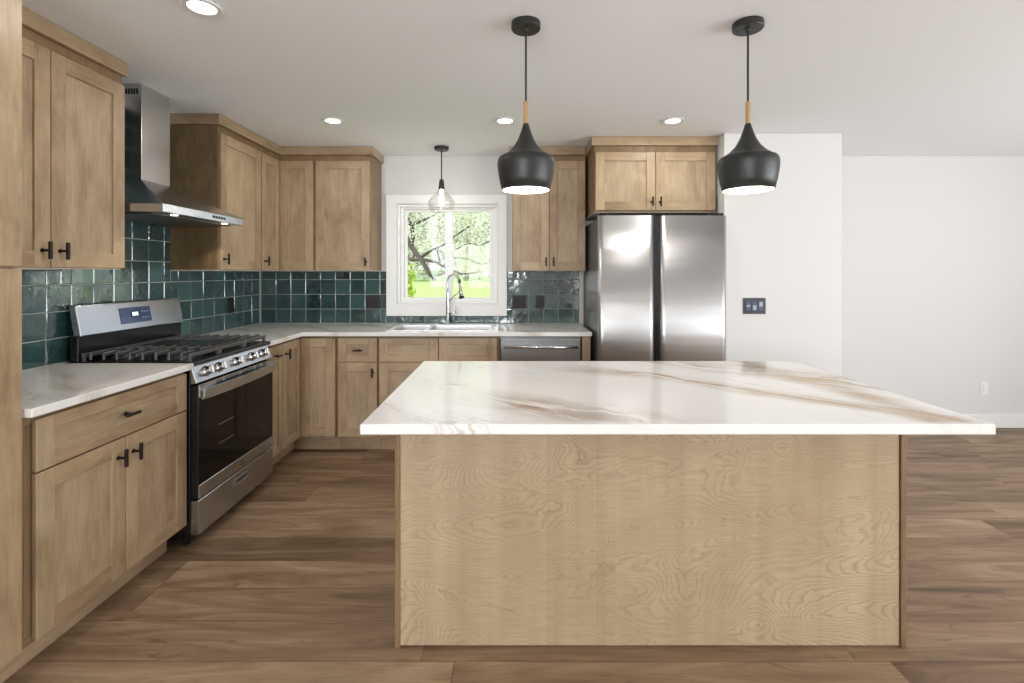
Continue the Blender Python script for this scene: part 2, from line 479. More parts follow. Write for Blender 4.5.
# ------------------------------------------------------------------ room shell
simple('floor', FLOOR, lambda m: m.box((XL-.14, YR-.14, -.08), (XR+.14, YB+.14, 0), bev=0))['kind'] = 'structure'
simple('ceiling', CEIL, lambda m: m.box((XL-.14, YR-.14, H), (XR+.14, YB+.14, H+.1), bev=0))['kind'] = 'structure'
simple('wall_left', WALL, lambda m: m.box((XL-.14, YR-.14, 0), (XL, YB+.14, H), bev=0))['kind'] = 'structure'
WX0, WX1, WZ0, WZ1 = -1.003, -.126, 1.086, 1.955
def f(m): m.cells([XL, WX0, WX1, XR], [0, WZ0, WZ1, H], lambda i, j: i == 1 and j == 1, YB, YB+.14, lambda u, w, t: (u, t, w))
simple('wall_back', WALL, f)['kind'] = 'structure'
def f(m): m.cells([XL, -2.1, -.2, XR], [0, .9, 2.2, H], lambda i, j: i == 1 and j == 1, YR-.14, YR, lambda u, w, t: (u, t, w))
simple('wall_front', WALL, f)['kind'] = 'structure'
def f(m): m.cells([YR, -2.85, 2.15, YB], [0, .2, 2.2, H], lambda i, j: i == 1 and j == 1, XR, XR+.14, lambda u, w, t: (t, u, w))
simple('wall_right', WALL, f)['kind'] = 'structure'
simple('wall_alcove', WALL, lambda m: m.box((1.552, 3.565, 0), (2.416, YB-.001, H-.001), bev=.004))['kind'] = 'structure'
def base(m):
    m.box((2.4165, YB-.016, 0), (XR, YB-.001, .118), bev=.004, seg=2)
simple('baseboard_back', TRIM, base)['kind'] = 'structure'
simple('baseboard_alcove', TRIM, lambda m: (m.box((1.552, 3.549, 0), (2.432, 3.564, .118), bev=.004, seg=2),
    m.box((2.417, 3.565, 0), (2.432, YB-.017, .118), bev=.004, seg=2)))['kind'] = 'structure'
simple('baseboard_right', TRIM, lambda m: m.box((XR-.016, YR, 0), (XR-.001, YB-.017, .118), bev=.004, seg=2))['kind'] = 'structure'

# kitchen window
w1 = link('window_1', None); w1.location = (0, YB, 0); struct(w1)
def f(m):
    a, b, c, d = -1.098, -.045, .98, 2.04
    m.cells([a, WX0-.004, WX1+.004, b], [c, WZ0-.004, WZ1+.004, d], lambda i, j: i == 1 and j == 1, -.024, -.0005, lambda u, w, t: (u, t, w), bev=.003)
simple('casing', TRIM, f, w1)
def f(m):
    m.cells([WX0+.001, WX0+.02, WX1-.02, WX1-.001], [WZ0+.001, WZ0+.02, WZ1-.02, WZ1-.001], lambda i, j: i == 1 and j == 1, .0, .13, lambda u, w, t: (u, t, w))
    m.cells([WX0+.02, WX0+.045, WX1-.045, WX1-.02], [WZ0+.02, WZ0+.045, WZ1-.035, WZ1-.02], lambda i, j: i == 1 and j == 1, .035, .13, lambda u, w, t: (u, t, w), bev=.003)
simple('window_frame', VINYL, f, w1)
for (a, b, y) in ((-.958, -.528, .075), (-.5955, -.171, .045)):
    def f(m):
        l = .022 if a < -.9 else .066
        r = .066 if a < -.9 else .026
        m.cells([a, a+l, b-r, b], [1.131, 1.133+.006, 1.897, 1.920], lambda i, j: i == 1 and j == 1, y, y+.028, lambda u, w, t: (u, t, w), bev=.003)
    s_ = simple('sash', VINYL, f, w1)
    simple('glass_pane', PANE, lambda m: m.box((a+.015, y+.012, 1.135), (b-.02, y+.016, 1.905), bev=0), s_)

# unseen window openings added behind and beside the viewer for the room light
def big_window(name, a, b, z0, z1, mull, place):
    e = link(name, None); struct(e)
    def f(m):
        m.cells([a, a+.06, b-.06, b], [z0, z0+.06, z1-.06, z1], lambda i, j: i == 1 and j == 1, .02, .1, place, bev=.003)
        for x in mull:
            m.cells([x-.035, x+.035], [z0+.06, z1-.06], lambda i, j: False, .03, .09, place, bev=.003)
    simple('window_frame', VINYL, f, e)
    return e
big_window('added_window_rear', -2.1, -.2, .9, 2.2, (-1.15,), lambda u, w, t: (u, YR-t, w))
big_window('added_window_side', -2.85, 2.15, .2, 2.2, (-1.6, -.35, .9), lambda u, w, t: (XR+t, u, w))

# ------------------------------------------------------------------ tile backsplashes (each tile slightly proud and tilted)
P = .1296
def tiles(m, us, zs, place, uhole=None):
    g = .0022
    for ui in range(len(us)-1):
        for zi in range(len(zs)-1):
            u0, u1, z0, z1 = us[ui]+g, us[ui+1]-g, zs[zi]+g, zs[zi+1]-g
            if u1-u0 < .006 or z1-z0 < .006: continue
            rects = [(u0, u1, z0, z1)]
            if uhole:
                a, b, c, d = uhole
                if u1 > a and u0 < b and z1 > c and z0 < d:
                    rects = []
                    if u0 < a: rects.append((u0, a, z0, z1))
                    if u1 > b: rects.append((b, u1, z0, z1))
                    if z0 < c: rects.append((max(u0, a), min(u1, b), z0, c))
                    if z1 > d: rects.append((max(u0, a), min(u1, b), d, z1))
            rnd = random.random()
            for (p, q, r, s_) in rects:
                if q-p < .004 or s_-r < .004: continue
                tt = bmesh.new(); b_ = .003
                d = [.0085 + random.uniform(-.0009, .0009) for _ in range(4)]
                bb = min(b_, (q-p)*.3, (s_-r)*.3)
                o_ = [tt.verts.new(place(u, z, .003)) for u, z in ((p, r), (q, r), (q, s_), (p, s_))]
                k_ = [tt.verts.new(place(u, z, .0068)) for u, z in ((p, r), (q, r), (q, s_), (p, s_))]
                i_ = [tt.verts.new(place(u, z, dd)) for (u, z), dd in zip(((p+bb, r+bb), (q-bb, r+bb), (q-bb, s_-bb), (p+bb, s_-bb)), d)]
                for k in range(4):
                    tt.faces.new((o_[k], o_[(k+1) % 4], k_[(k+1) % 4], k_[k]))
                    tt.faces.new((k_[k], k_[(k+1) % 4], i_[(k+1) % 4], i_[k]))
                tt.faces.new(i_); tt.faces.new(o_[::-1])
                m._merge(tt, 0, rnd)
ZT = [.9165, 1.0396, 1.168, 1.2975, 1.370]
ZH = [.9165, 1.0396, 1.168, 1.2975, 1.426, 1.5546, 1.683, 1.812, 1.941, 2.070, 2.199, 2.300]
m = MB()
ys = [1.582] + [y for y in [4.113 - P*k for k in range(21, -1, -1)] if y > 1.60] + [4.2425]
pl = lambda u, z, d: (XL+d, u, z)
tiles(m, ys, ZT[:4], pl)
ya = [y for y in ys if y < 2.36] + [2.369]; yb = [2.371] + [y for y in ys if 2.38 < y < 3.13] + [3.138]; yc = [3.140] + [y for y in ys if y > 3.15]
tiles(m, ya, ZT[3:], pl); tiles(m, yb, ZH[3:], pl); tiles(m, yc, ZT[3:], pl)
m.box((XL+.0005, 1.581, .915), (XL+.0045, 4.262, 1.370), 1, 0); m.box((XL+.0005, 2.371, 1.3705), (XL+.0045, 3.139, 2.301), 1, 0)
tag(m.build('tile_backsplash', [TILE, GROUT], fix=True), 'glossy dark green square tile backsplash on the left wall behind the range', 'backsplash')
m = MB()
xs = [-2.198] + [-2.064 + .13*k for k in range(0, 21)] + [.588]
pb = lambda u, z, d: (u, YB-d, z)
tiles(m, xs, ZT, pb, uhole=(-1.0995, -.0435, .9785, 2.1))
m.cells([-2.198, -1.099, -.044, .588], [.915, .9795, 1.370], lambda i, j: i == 1 and j == 1, YB-.0045, YB-.0005, lambda u, w, t: (u, t, w), 1)
tag(m.build('tile_backsplash', [TILE, GROUT], fix=True), 'dark green square tile backsplash on the back wall under the window', 'backsplash')
simple('trim_1', BOARD, lambda m: m.box((.589, YB-.016, .915), (.612, YB-.001, 1.371)))['kind'] = 'structure'

# ------------------------------------------------------------------ cabinets
T = .0185
def pull_mesh(vertical):
    m = MB()
    m.cyl((0, 0, 0), .0055, .030, 'y', 14)
    m.lathe([(0, 0), (.009, 0), (.009, .003), (0, .003)], (0, 0, 0), 14, 0, None, 'y', smooth=False)
    if vertical: m.box((-.006, -.040, -.036), (.006, -.028, .036), bev=.003, seg=2)
    else: m.box((-.036, -.040, -.006), (.036, -.028, .006), bev=.003, seg=2)
    me = bpy.data.meshes.new('pull'); bmesh.ops.recalc_face_normals(m.bm, faces=m.bm.faces[:]); m.bm.to_mesh(me); m.bm.free()
    me.materials.append(BRONZE); return me
PV, PH = pull_mesh(True), pull_mesh(False)

def front(parent, name, x0, x1, z0, z1, pull=None, st=.066, rail=None, y=0.0, mats=None):
    """shaker front: slot0 upright grain, slot1 cross grain; front face at y-T"""
    rail = rail or st
    m = MB()
    m.box((x0, y-T, z0), (x0+st, y-.0005, z1)); m.box((x1-st, y-T, z0), (x1, y-.0005, z1))
    m.box((x0+st+.0003, y-T+.0002, z0), (x1-st-.0003, y-.0005, z0+rail), 1)
    m.box((x0+st+.0003, y-T+.0002, z1-rail), (x1-st-.0003, y-.0005, z1), 1)
    pg = 3 if (x1-x0) > 1.6*(z1-z0) else 2
    m.box((x0+st-.004, y-T+.0095, z0+rail-.004), (x1-st+.004, y-.003, z1-rail+.004), pg, 0)
    d = m.build(name, mats or [WZ, WX, PZ, PX_], parent)
    if pull:
        px, pz, v = pull
        link('pull', PV if v else PH, d, (px, y-T, pz))['label'] = 'dark bronze T-shaped pull'
    return d
def front_side(parent, name, y0, y1, z0, z1, pull=None, st=.066, x=0.0):
    """same, but the front faces local +x (for the corner units)"""
    d = front(parent, name, y0, y1, z0, z1, pull, st)
    d.rotation_euler = (0, 0, PI/2); d.location = (x, 0, 0)
    return d

ZB0, ZB1 = .120, .883
def base_body(parent, w, depth=.602, toe=True, top=False):
    m = MB()
    t = .018
    m.box((0, 0, ZB0), (t, depth, ZB1)); m.box((w-t, 0, ZB0), (w, depth, ZB1))
    m.box((t, .02, ZB0), (w-t, depth, ZB0+t), 1); m.box((t, depth-.012, ZB0+t), (w-t, depth, ZB1))
    m.box((t, 0, ZB1-.03), (w-t, .02, ZB1), 1); m.box((t, 0, ZB0), (w-t, .02, ZB0+.03), 1)
    m.box((t, .002, ZB0+.03), (w-t, .012, ZB1-.03))
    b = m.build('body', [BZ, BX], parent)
    if toe:
        simple('toe_kick', WX, lambda q: q.box((0, .082, 0), (w, .098, ZB0)), parent)
    return b
def left_unit(name, y0, label, cat, group, xf=-1.602):
    return thing(name, (xf, y0, 0), label, cat, group, PI/2)

# tall pantry, nearest on the left
t = left_unit('tall_cabinet', .965, 'tall maple pantry cabinet at the left edge of the photo', 'cabinet', None, -1.598)
def f(m):
    m.box((0, 0, ZB0), (.613, .606, 2.30)); 
simple('body', WZ, f, t)
simple('toe_kick', WX, lambda q: q.box((0, .085, 0), (.613, .60, ZB0)), t)
front(t, 'door', .003, .606, .13, 1.368, (.05, 1.0, True), .075)
front(t, 'door', .003, .606, 1.376, 2.262, (.05, 1.47, True), .075)

# base unit left of the range: drawer over two doors
t = left_unit('base_cabinet', 1.580, 'wide maple base cabinet with one drawer over two doors, left of the range', 'cabinet', 'base cabinets')
base_body(t, .796)
o = 1.580
front(t, 'drawer', 1.6215-o, 2.371-o, .690, .866, (1.996-o, .778, False), .066, .046)
front(t, 'door', 1.6215-o, 1.9945-o, .128, .684, (1.9945-.037-o, .611, True))
front(t, 'door', 1.9985-o, 2.371-o, .128, .684, (1.9985+.037-o, .611, True))

# narrow pull-out right of the range
t = left_unit('base_cabinet', 3.146, 'narrow maple pull-out base cabinet squeezed between range and corner', 'cabinet', 'base cabinets')
base_body(t, .216)
front(t, 'door', .004, .213, .128, .866, (.108, .80, False), .052)

# corner base unit
t = thing('corner_base_cabinet', (-1.602, 3.6665, 0), 'L-shaped maple corner base cabinet with two hinged doors, under the back-left corner', 'cabinet', 'base cabinets')
lp = [(-.602, -.302), (0, -.302), (0, 0), (.2835, 0), (.2835, .603), (-.602, .603)]
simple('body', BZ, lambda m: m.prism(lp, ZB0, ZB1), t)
simple('toe_kick', WX, lambda m: m.prism([(-.6, -.302), (-.082, -.302), (-.082, .082), (.2835, .082), (.2835, .6), (-.6, .6)], 0, ZB0-.001), t)
front_side(t, 'door', -.2975, -.0205, .128, .866, (-.2975+.035, .79, True), .06)
front(t, 'door', .0195, .275, .128, .866, None, .066)

# drawer unit on the back run
YF = 3.6665
t = thing('base_cabinet', (-1.3165, YF, 0), 'narrow maple base cabinet with one drawer over one door, left of the sink', 'cabinet', 'base cabinets')
base_body(t, .308)
front(t, 'drawer', .012, .303, .690, .866, (.168, .778, False), .062, .046)
front(t, 'door', .012, .303, .128, .684, (.275, .611, True))
# sink base
t = thing('base_cabinet', (-1.0075, YF, 0), 'wide maple sink base cabinet with two false drawer fronts under the window', 'cabinet', 'base cabinets')
base_body(t, .914)
front(t, 'drawer', .012, .453, .690, .866, None, .066, .046)
front(t, 'drawer', .459, .894, .690, .866, None, .066, .046)
front(t, 'door', .012, .453, .128, .684, (.42, .611, True))
front(t, 'door', .459, .894, .128, .684, (.492, .611, True))
# end panel right of the dishwasher
o_ = simple('end_panel', WZ, lambda m: m.box((.526, 3.65, 0), (.588, 4.262, ZB1)))
tag(o_, 'plain maple end panel between dishwasher and refrigerator', 'panel')

# wall cabinets
ZU0, ZU1 = 1.372, 2.311
def upper_body(parent, w, depth=.308, z0=ZU0):
    m = MB(); m.box((0, 0, z0+.004), (w, depth, ZU1)); m.box((.002, .004, z0), (w-.002, depth-.002, z0+.004), 1, 0)
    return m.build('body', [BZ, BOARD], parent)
XU = -1.897
t = thing('wall_cabinet', (XU, 1.584, 0), 'two-door maple wall cabinet left of the range hood', 'cabinet', 'wall cabinets', PI/2)
upper_body(t, .785)
front(t, 'door', .006, .399, 1.378, 2.262, (.399-.036, 1.446, True))
front(t, 'door', .403, .779, 1.378, 2.262, (.403+.037, 1.446, True))
t = thing('wall_cabinet', (XU, 3.140, 0), 'single-door maple wall cabinet right of the range hood', 'cabinet', 'wall cabinets', PI/2)
upper_body(t, .518)
front(t, 'door', .006, .508, 1.378, 2.262, (.035, 1.446, True))
t = thing('corner_wall_cabinet', (XU, 3.9595, 0), 'L-shaped maple corner wall cabinet with two narrow doors', 'cabinet', 'wall cabinets')
lp = [(-.308, -.301), (0, -.301), (0, 0), (.300, 0), (.300, .308), (-.308, .308)]
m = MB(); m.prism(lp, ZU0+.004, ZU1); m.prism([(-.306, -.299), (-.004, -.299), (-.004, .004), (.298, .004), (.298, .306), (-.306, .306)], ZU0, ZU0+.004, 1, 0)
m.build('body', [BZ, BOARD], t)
front_side(t, 'door', -.293, -.0205, 1.378, 2.262, (-.293+.035, 1.446, True), .06)
front(t, 'door', .0195, .283, 1.378, 2.262, None, .066)
t = thing('wall_cabinet', (-1.5965, 3.9595, 0), 'single-door maple wall cabinet left of the window', 'cabinet', 'wall cabinets')
upper_body(t, .4525)
front(t, 'door', .006, .442, 1.378, 2.262, (.415, 1.446, True))
t = thing('wall_cabinet', (.001, 3.9595, 0), 'two-door maple wall cabinet between window and refrigerator', 'cabinet', 'wall cabinets')
upper_body(t, .596)
front(t, 'door', .004, .300, 1.378, 2.262, (.272, 1.446, True))
front(t, 'door', .304, .592, 1.378, 2.262, (.334, 1.446, True))
t = thing('wall_cabinet', (.620, 3.669, 0), 'short deep two-door maple cabinet above the refrigerator', 'cabinet', 'wall cabinets')
upper_body(t, .914, .602, 1.812)
front(t, 'door', .008, .455, 1.826, 2.262, (.428, 1.888, True))
front(t, 'door', .459, .905, 1.826, 2.262, (.488, 1.888, True))

# crown boards
def crown(pts, label):
    m = MB(); fs = m.prism(pts, 2.312, 2.379, 0, .003)
    m.bm.faces.ensure_lookup_table()
    for f_ in m.bm.faces:
        f_.normal_update()
        if abs(f_.normal.x) > .7: f_.material_index = 1
    o = m.build('crown_moulding', [WX, WY]); tag(o, label, 'moulding', 'crown moulding')
crown([(XL+.001, 1.581), (XU+.022, 1.581), (XU+.022, 2.379), (XL+.001, 2.379)], 'maple crown board on the wall cabinet left of the hood')
crown([(XL+.001, 3.122), (XU+.022, 3.122), (XU+.022, 3.9375), (-1.124, 3.9375), (-1.124, YB-.001), (XL+.001, YB-.001)], 'L-shaped maple crown board wrapping the corner wall cabinets')
crown([(-.025, 3.9375), (.594, 3.9375), (.594, YB-.001), (-.025, YB-.001)], 'short maple crown board on the cabinet right of the window')
crown([(.596, 3.647), (1.550, 3.647), (1.550, YB-.001), (.596, YB-.001)], 'maple crown board above the refrigerator cabinet')

# ------------------------------------------------------------------ worktops
ZC0, ZC1 = .884, .914
m = MB(); m.box((XL+.001, 1.580, ZC0), (-1.557, 2.384, ZC1), bev=.003, seg=2)
tag(m.build('worktop', QUARTZ), 'white veined quartz worktop on the base cabinet left of the range', 'worktop', 'quartz worktops')
m = MB()
us = [XL+.001, -1.557, -.935, -.158, .595]; ws = [3.142, 3.622, 3.722, 4.10, YB-.001]
m.cells(us, ws, lambda i, j: (i > 0 and j == 0) or (i == 2 and j == 2), ZC0, ZC1, lambda u, w, t: (u, w, t), bev=.003)
tag(m.build('worktop', QUARTZ), 'L-shaped white veined quartz worktop running under the window', 'worktop', 'quartz worktops')

# island
ZI0, ZI1 = .868, .900
m = MB()
m.prism([(-.458, 1.462), (1.456, 1.462), (1.456, 2.518), (-.458, 2.518)], ZI0, ZI1, 0, .004)
tag(m.build('island_worktop', ISLE), 'large white quartz island slab with gold and brown veins', 'worktop')
t = thing('kitchen_island', (.5, 1.757, 0), 'kitchen island base clad in pale birch plywood below the veined slab', 'island')
def f(m):
    m.box((-.902, .018, .0), (.902, .72, ZI0-.001))
simple('body', WZ, f, t)
simple('back_panel', VENEER, lambda m: m.box((-.904, .004, .008), (.900, .0175, ZI0-.001), bev=.001), t)
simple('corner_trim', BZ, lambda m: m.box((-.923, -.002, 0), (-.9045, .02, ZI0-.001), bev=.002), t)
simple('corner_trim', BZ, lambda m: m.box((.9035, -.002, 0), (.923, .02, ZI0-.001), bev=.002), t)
simple('end_panel', WZ, lambda m: m.box((-.922, .021, 0), (-.9025, .72, ZI0-.001)), t)
simple('end_panel', WZ, lambda m: m.box((.9025, .021, 0), (.922, .72, ZI0-.001)), t)
for k in range(3):
    front(t, 'door', .6-.6*k-.297, .6-.6*k+.297, .128, .855, None, .066).rotation_euler = (0, 0, PI)
for ch in t.children:
    if ch.name.startswith('door'): ch.location = (0, .7205, 0)

# ------------------------------------------------------------------ gas range (local x = width, front faces -y)
R0 = 2.388; RW = .745
t = thing('gas_range', (-1.58, R0, 0), 'freestanding stainless gas range with black cooktop grates against the left wall', 'range', None, PI/2)
def f(m):
    m.box((0, .0, .075), (RW, .60, .905), bev=.003)
simple('body', BLACK, f, t)
for x_ in (.05, RW-.05):
    for y_ in (.05, .55):
        simple('foot', BLACK, lambda m: m.cyl((x_, y_, 0), .018, .075, 'z', 16), t)
# cooktop
def f(m):
    m.box((0, -.012, .905), (RW, .60, .918), bev=.004, seg=2)
    m.box((.0, -.030, .898), (RW, -.010, .917), bev=.006, seg=2)
simple('cooktop', BLACK, f, t)
for (x_, y_, r_) in ((.14, .14, .045), (.14, .43, .036), (.372, .28, .05), (.605, .14, .04), (.605, .43, .036)):
    m = MB(); m.lathe([(0, .918), (r_+.018, .918), (r_+.016, .923), (r_, .926), (r_, .934), (r_-.004, .938), (0, .939)], (x_, y_, 0), 28, smooth=False)
    m.build('burner', IRON, t)
def bar(m, a, b, w=.010, z0=.940, z1=.956):
    ax, ay = a; bx, by = b
    if abs(ax-bx) < 1e-6: m.box((ax-w/2, min(ay, by), z0), (ax+w/2, max(ay, by), z1), bev=.003)
    else: m.box((min(ax, bx), ay-w/2, z0), (max(ax, bx), ay+w/2, z1), bev=.003)
for (x0, x1, griddle) in ((.006, .248, 0), (.254, .491, 1), (.497, .739, 0)):
    m = MB(); y0, y1 = .006, .535
    bar(m, (x0, y0), (x1, y0), .012, .938, .958); bar(m, (x0, y1), (x1, y1), .012, .938, .958)
    xm = (x0+x1)/2
    if griddle:
        bar(m, (x0+.006, y0), (x0+.006, y1), .012); bar(m, (x1-.006, y0), (x1-.006, y1), .012)
        for yy in (.06, .48): bar(m, (x0, yy), (x1, yy))
    else:
        for xx in (x0+.085, x1-.085): bar(m, (xx, y0), (xx, y1), .009, .938, .952)
        bar(m, (x0, (y0+y1)/2), (x1, (y0+y1)/2), .012)
        for q in range(8):
            yy = y0 + .04 + (y1-y0-.08)*q/7
            for xa, xb, xe in ((x0, x0+.10, x0), (x1-.10, x1, x1)):
                bar(m, (xa, yy), (xb, yy), .012, .944, .964)
                m.box((xe-.002 if xe == x0 else xe-.010, yy-.006, .926), (xe+.010 if xe == x0 else xe+.002, yy+.006, .964), bev=.003)
    for fx in (x0+.008, x1-.008):
        for fy in (y0+.004, y1-.004): m.box((fx-.008, fy-.008, .918), (fx+.008, fy+.008, .944), bev=.002)
    g = m.build('grate', IRON, t)
    if griddle:
        simple('griddle', BLACK, lambda q: (q.box((x0+.014, .085, .950), (x1-.014, .455, .960), bev=.004, seg=2)), t)
# backguard
def f(m):
    m.box((0, .548, .918), (RW, .590, 1.043), bev=.004)
simple('backguard', BLACK, f, t)
M = Matrix(((0, 0, 1, 0), (1, 0, 0, 0), (0, 1, 0, 0), (0, 0, 0, 1)))   # (px,py,pz)->(pz, px, py)
m = MB(); m.prism([(.532, 1.043), (.572, 1.040), (.596, 1.188), (.585, 1.196), (.566, 1.196), (.561, 1.192)], .0, RW, 0, .004, M=M)
m.build('control_fascia', STEEL, t)['label'] = 'tilted stainless fascia'
n_ = Vector((0, -(1.192-1.043), -(.532-.561)*-1)).normalized()
# touch panel lying on the tilted fascia
def tilt(px, h, off=.0):
    # px along width, h 0..1 up the fascia, off outwards
    a = Vector((px, .532, 1.043)); b = Vector((px, .561, 1.192)); d = (b-a)
    nrm = Vector((0, -d.z, d.y)).normalized()
    return a + d*h + nrm*off
def slab(m, x0, x1, h0, h1, off0, off1, mi=0):
    tt = bmesh.new()
    vs_ = [tt.verts.new(tilt(x, h, o)) for o in (off0, off1) for x, h in ((x0, h0), (x1, h0), (x1, h1), (x0, h1))]
    for q in ((3,2,1,0),(4,5,6,7),(0,1,5,4),(1,2,6,5),(2,3,7,6),(3,0,4,7)): tt.faces.new([vs_[i] for i in q])
    m._merge(tt, mi, None)
tp = simple('touch_panel', LCD, lambda m: slab(m, .255, .475, .22, .80, -.001, .003), t); tp['label'] = 'dark blue control panel'
def f(m):
    slab(m, .330, .385, .44, .66, .003, .0036, 0)
simple('clock_display', GRILLE, f, tp)
for q in range(3): simple('digit', DIGIT, lambda m: slab(m, .338+.015*q, .349+.015*q, .48, .62, .0036, .0042), tp)
for q in range(3):
    for w in range(2): simple('key', ROCKLIT, lambda m: slab(m, .41+.020*q, .416+.020*q, .36+.22*w, .42+.22*w, .003, .0036), tp)
# control panel front with five knobs
m = MB(); m.prism([(-.006, .897), (-.035, .812), (.0, .806), (.03, .897)], .0, RW, 0, .003, M=M)
m.build('control_panel', STEEL, t)
ang = math.atan2(.029, .085)
for kx in (.093, .203, .365, .527, .652):
    m = MB()
    m.lathe([(0, -.004), (.026, -.004), (.027, .004), (.021, .010), (.0205, .030), (.017, .034), (0, .034)], (0, 0, 0), 28, 0, None, 'y', smooth=False)
    m.box((-.006, -.040, -.021), (.006, -.02, .021), bev=.003)
    k = m.build('knob', CHROME, t); k.location = (kx, -.021, .855); k.rotation_euler = (-ang, 0, 0)
# oven door
def f(m):
    m.box((.002, -.040, .244), (RW-.002, -.002, .800), bev=.003)
od = simple('oven_door', BLACK, f, t)
def f(m):
    m.box((.004, -.0425, .312), (RW-.004, -.039, .740), bev=.001)
simple('oven_window', GLASSBLACK, f, od)
def f(m):
    m.box((.002, -.046, .246), (RW-.002, -.039, .3115), bev=.002)
simple('door_trim', STEEL, f, od)
def f(m):
    m.box((.002, -.046, .742), (RW-.002, -.039, .804), bev=.003)
    for (a, b) in ((.14, .19), (.215, .345), (.375, .50), (.53, .575), (.61, .65)):
        m.box((a, -.0468, .795), (b, -.0455, .799), 1, 0); m.box((a, -.0468, .786), (b, -.0455, .790), 1, 0)
simple('vent_trim', [STEEL, GRILLE], f, od)
m = MB()
pts = []
for k in range(25):
    x_ = .012 + (RW-.024)*k/24; u = (x_/RW-.5)*2
    pts.append((x_, -.056-.022*(1-u*u)))
n = len(pts)
poly = pts + [(x_, y_+.012) for x_, y_ in pts[::-1]]
m.prism(poly, .730, .780, 0, .003)
for x_ in (.012, RW-.034): m.box((x_, -.064, .738), (x_+.022, -.040, .775), bev=.003)
m.build('oven_handle', STEEL, od)
simple('badge', DARKSTEEL, lambda m: m.cyl((RW/2+.01, -.0455, .279), .016, .002, 'y', 24), od)
# rack lines seen through the window
for z_ in (.46, .56):
    simple('rack', CHROME, lambda m: m.box((.16, -.0435, z_), (.30, -.0424, z_+.003), bev=0), od)
# storage drawer
dr = simple('drawer', STEEL, lambda m: m.box((.001, -.042, .067), (RW-.001, -.002, .236), bev=.003), t)
def f(m):
    m.box((.315, -.0435, .178), (.435, -.0415, .206), 1, 0)
    m.box((.312, -.049, .174), (.438, -.041, .180), bev=.002); m.box((.312, -.046, .204), (.438, -.041, .208), bev=.001)
    m.box((.310, -.048, .174), (.315, -.041, .208), bev=.001); m.box((.435, -.048, .174), (.440, -.041, .208), bev=.001)
simple('drawer_pull', [STEEL, DARKSTEEL], f, dr)

# ------------------------------------------------------------------ range hood
t = thing('range_hood', (XL+.010, 2.737, 0), 'stainless chimney range hood mounted over the gas range', 'hood')
hy0, hy1, hx = -.357, .363, .492
def f(m):
    m.box((0, hy0, 1.655), (hx, hy1, 1.697), bev=.002)
simple('lip', STEEL, f, t)
tt = bmesh.new()
lo = [(0, hy0, 1.698), (hx, hy0, 1.698), (hx, hy1, 1.698), (0, hy1, 1.698)]
hi = [(0, -.108, 1.857), (.200, -.108, 1.857), (.200, .112, 1.857), (0, .112, 1.857)]
va = [tt.verts.new(c) for c in lo]; vb = [tt.verts.new(c) for c in hi]
tt.faces.new(va[::-1]); tt.faces.new(vb)
for k in range(4): tt.faces.new((va[k], va[(k+1) % 4], vb[(k+1) % 4], vb[k]))
m = MB(); m._merge(tt, 0, None); m.build('canopy', STEEL, t)
ch = simple('chimney', STEELZ, lambda m: m.box((0, -.107, 1.8575), (.197, .111, H-.002), bev=.002), t)
for q in range(6):
    simple('vent_slot', GRILLE, lambda m: m.box((.095+.0145*q, -.1085, 2.322), (.104+.0145*q, -.1065, 2.352), bev=0), ch)
def f(m):
    m.box((.03, hy0+.03, 1.648), (hx-.07, -.005, 1.6545), bev=.002); m.box((.03, .005, 1.648), (hx-.07, hy1-.03, 1.6545), bev=.002)
simple('filter', DARKSTEEL, f, t)
for y_ in (-.22, .22):
    simple('lamp', HOODLENS, lambda m: m.cyl((hx-.040, y_, 1.651), .017, .0045, 'z', 20), t)
    ld = bpy.data.lights.new('hood_light', 'SPOT'); ld.energy = 3; ld.spot_size = 2.2; ld.color = (1, .93, .82); ld.shadow_soft_size = .03
    lo_ = bpy.data.objects.new('hood_light', ld); COL.objects.link(lo_); lo_.location = (XL+.01+hx-.05, 2.737+y_, 1.635)
def f(m):
    for q in range(5): m.cyl((hx+.0025, .045+.026*q, 1.677), .0075, .003, 'x', 14, bev=.0005)
for q in range(5):
    simple('button', GRILLE, lambda m: m.box((hx-.0005, .04+.026*q, 1.670), (hx+.002, .056+.026*q, 1.684), bev=.001), t)

# ------------------------------------------------------------------ refrigerator
t = thing('refrigerator', (.618, 3.466, 0), 'side-by-side stainless refrigerator in the alcove beside the white wall', 'refrigerator')
simple('body', FRSIDE, lambda m: m.box((.004, .075, .02), (.910, .775, 1.750), bev=.004), t)
for x_ in (.01, .85):
    simple('hinge_cover', BLACK, lambda m: m.box((x_, .02, 1.7675), (x_+.05, .16, 1.785), bev=.004), t)
def fdoor(x0, x1, inner):
    m = MB(); n = 24; w = x1-x0
    pts = []
    for k in range(n+1):
        u = k/n; e = min(u, 1-u)*w
        crv = .006*(1-(2*u-1)**2)
        edge = .012*(1-min(1, e/.014))**2
        pts.append((x0+w*u, .014-crv+edge))
    poly = pts + [(x1, .070), (x0, .070)]
    fs = m.prism(poly, .06, 1.766, 0, 0)
    for f_ in fs:
        f_.normal_update()
        if f_.normal.y < -.5: f_.smooth = True
    return m.build('door', FRIDGE, t)
fdoor(.003, .396, 1); fdoor(.445, .9165, 0)
def f(m):
    m.box((.3965, .030, .06), (.4445, .070, 1.764), bev=.001)
    m.box((.412, .026, .35), (.418, .031, 1.45), 0, 0); m.box((.424, .026, .35), (.430, .031, 1.45), 0, 0)
simple('handle_channel', BLACK, f, t)
simple('kick_grille', BLACK, lambda m: m.box((.01, .05, .0), (.90, .09, .055)), t)

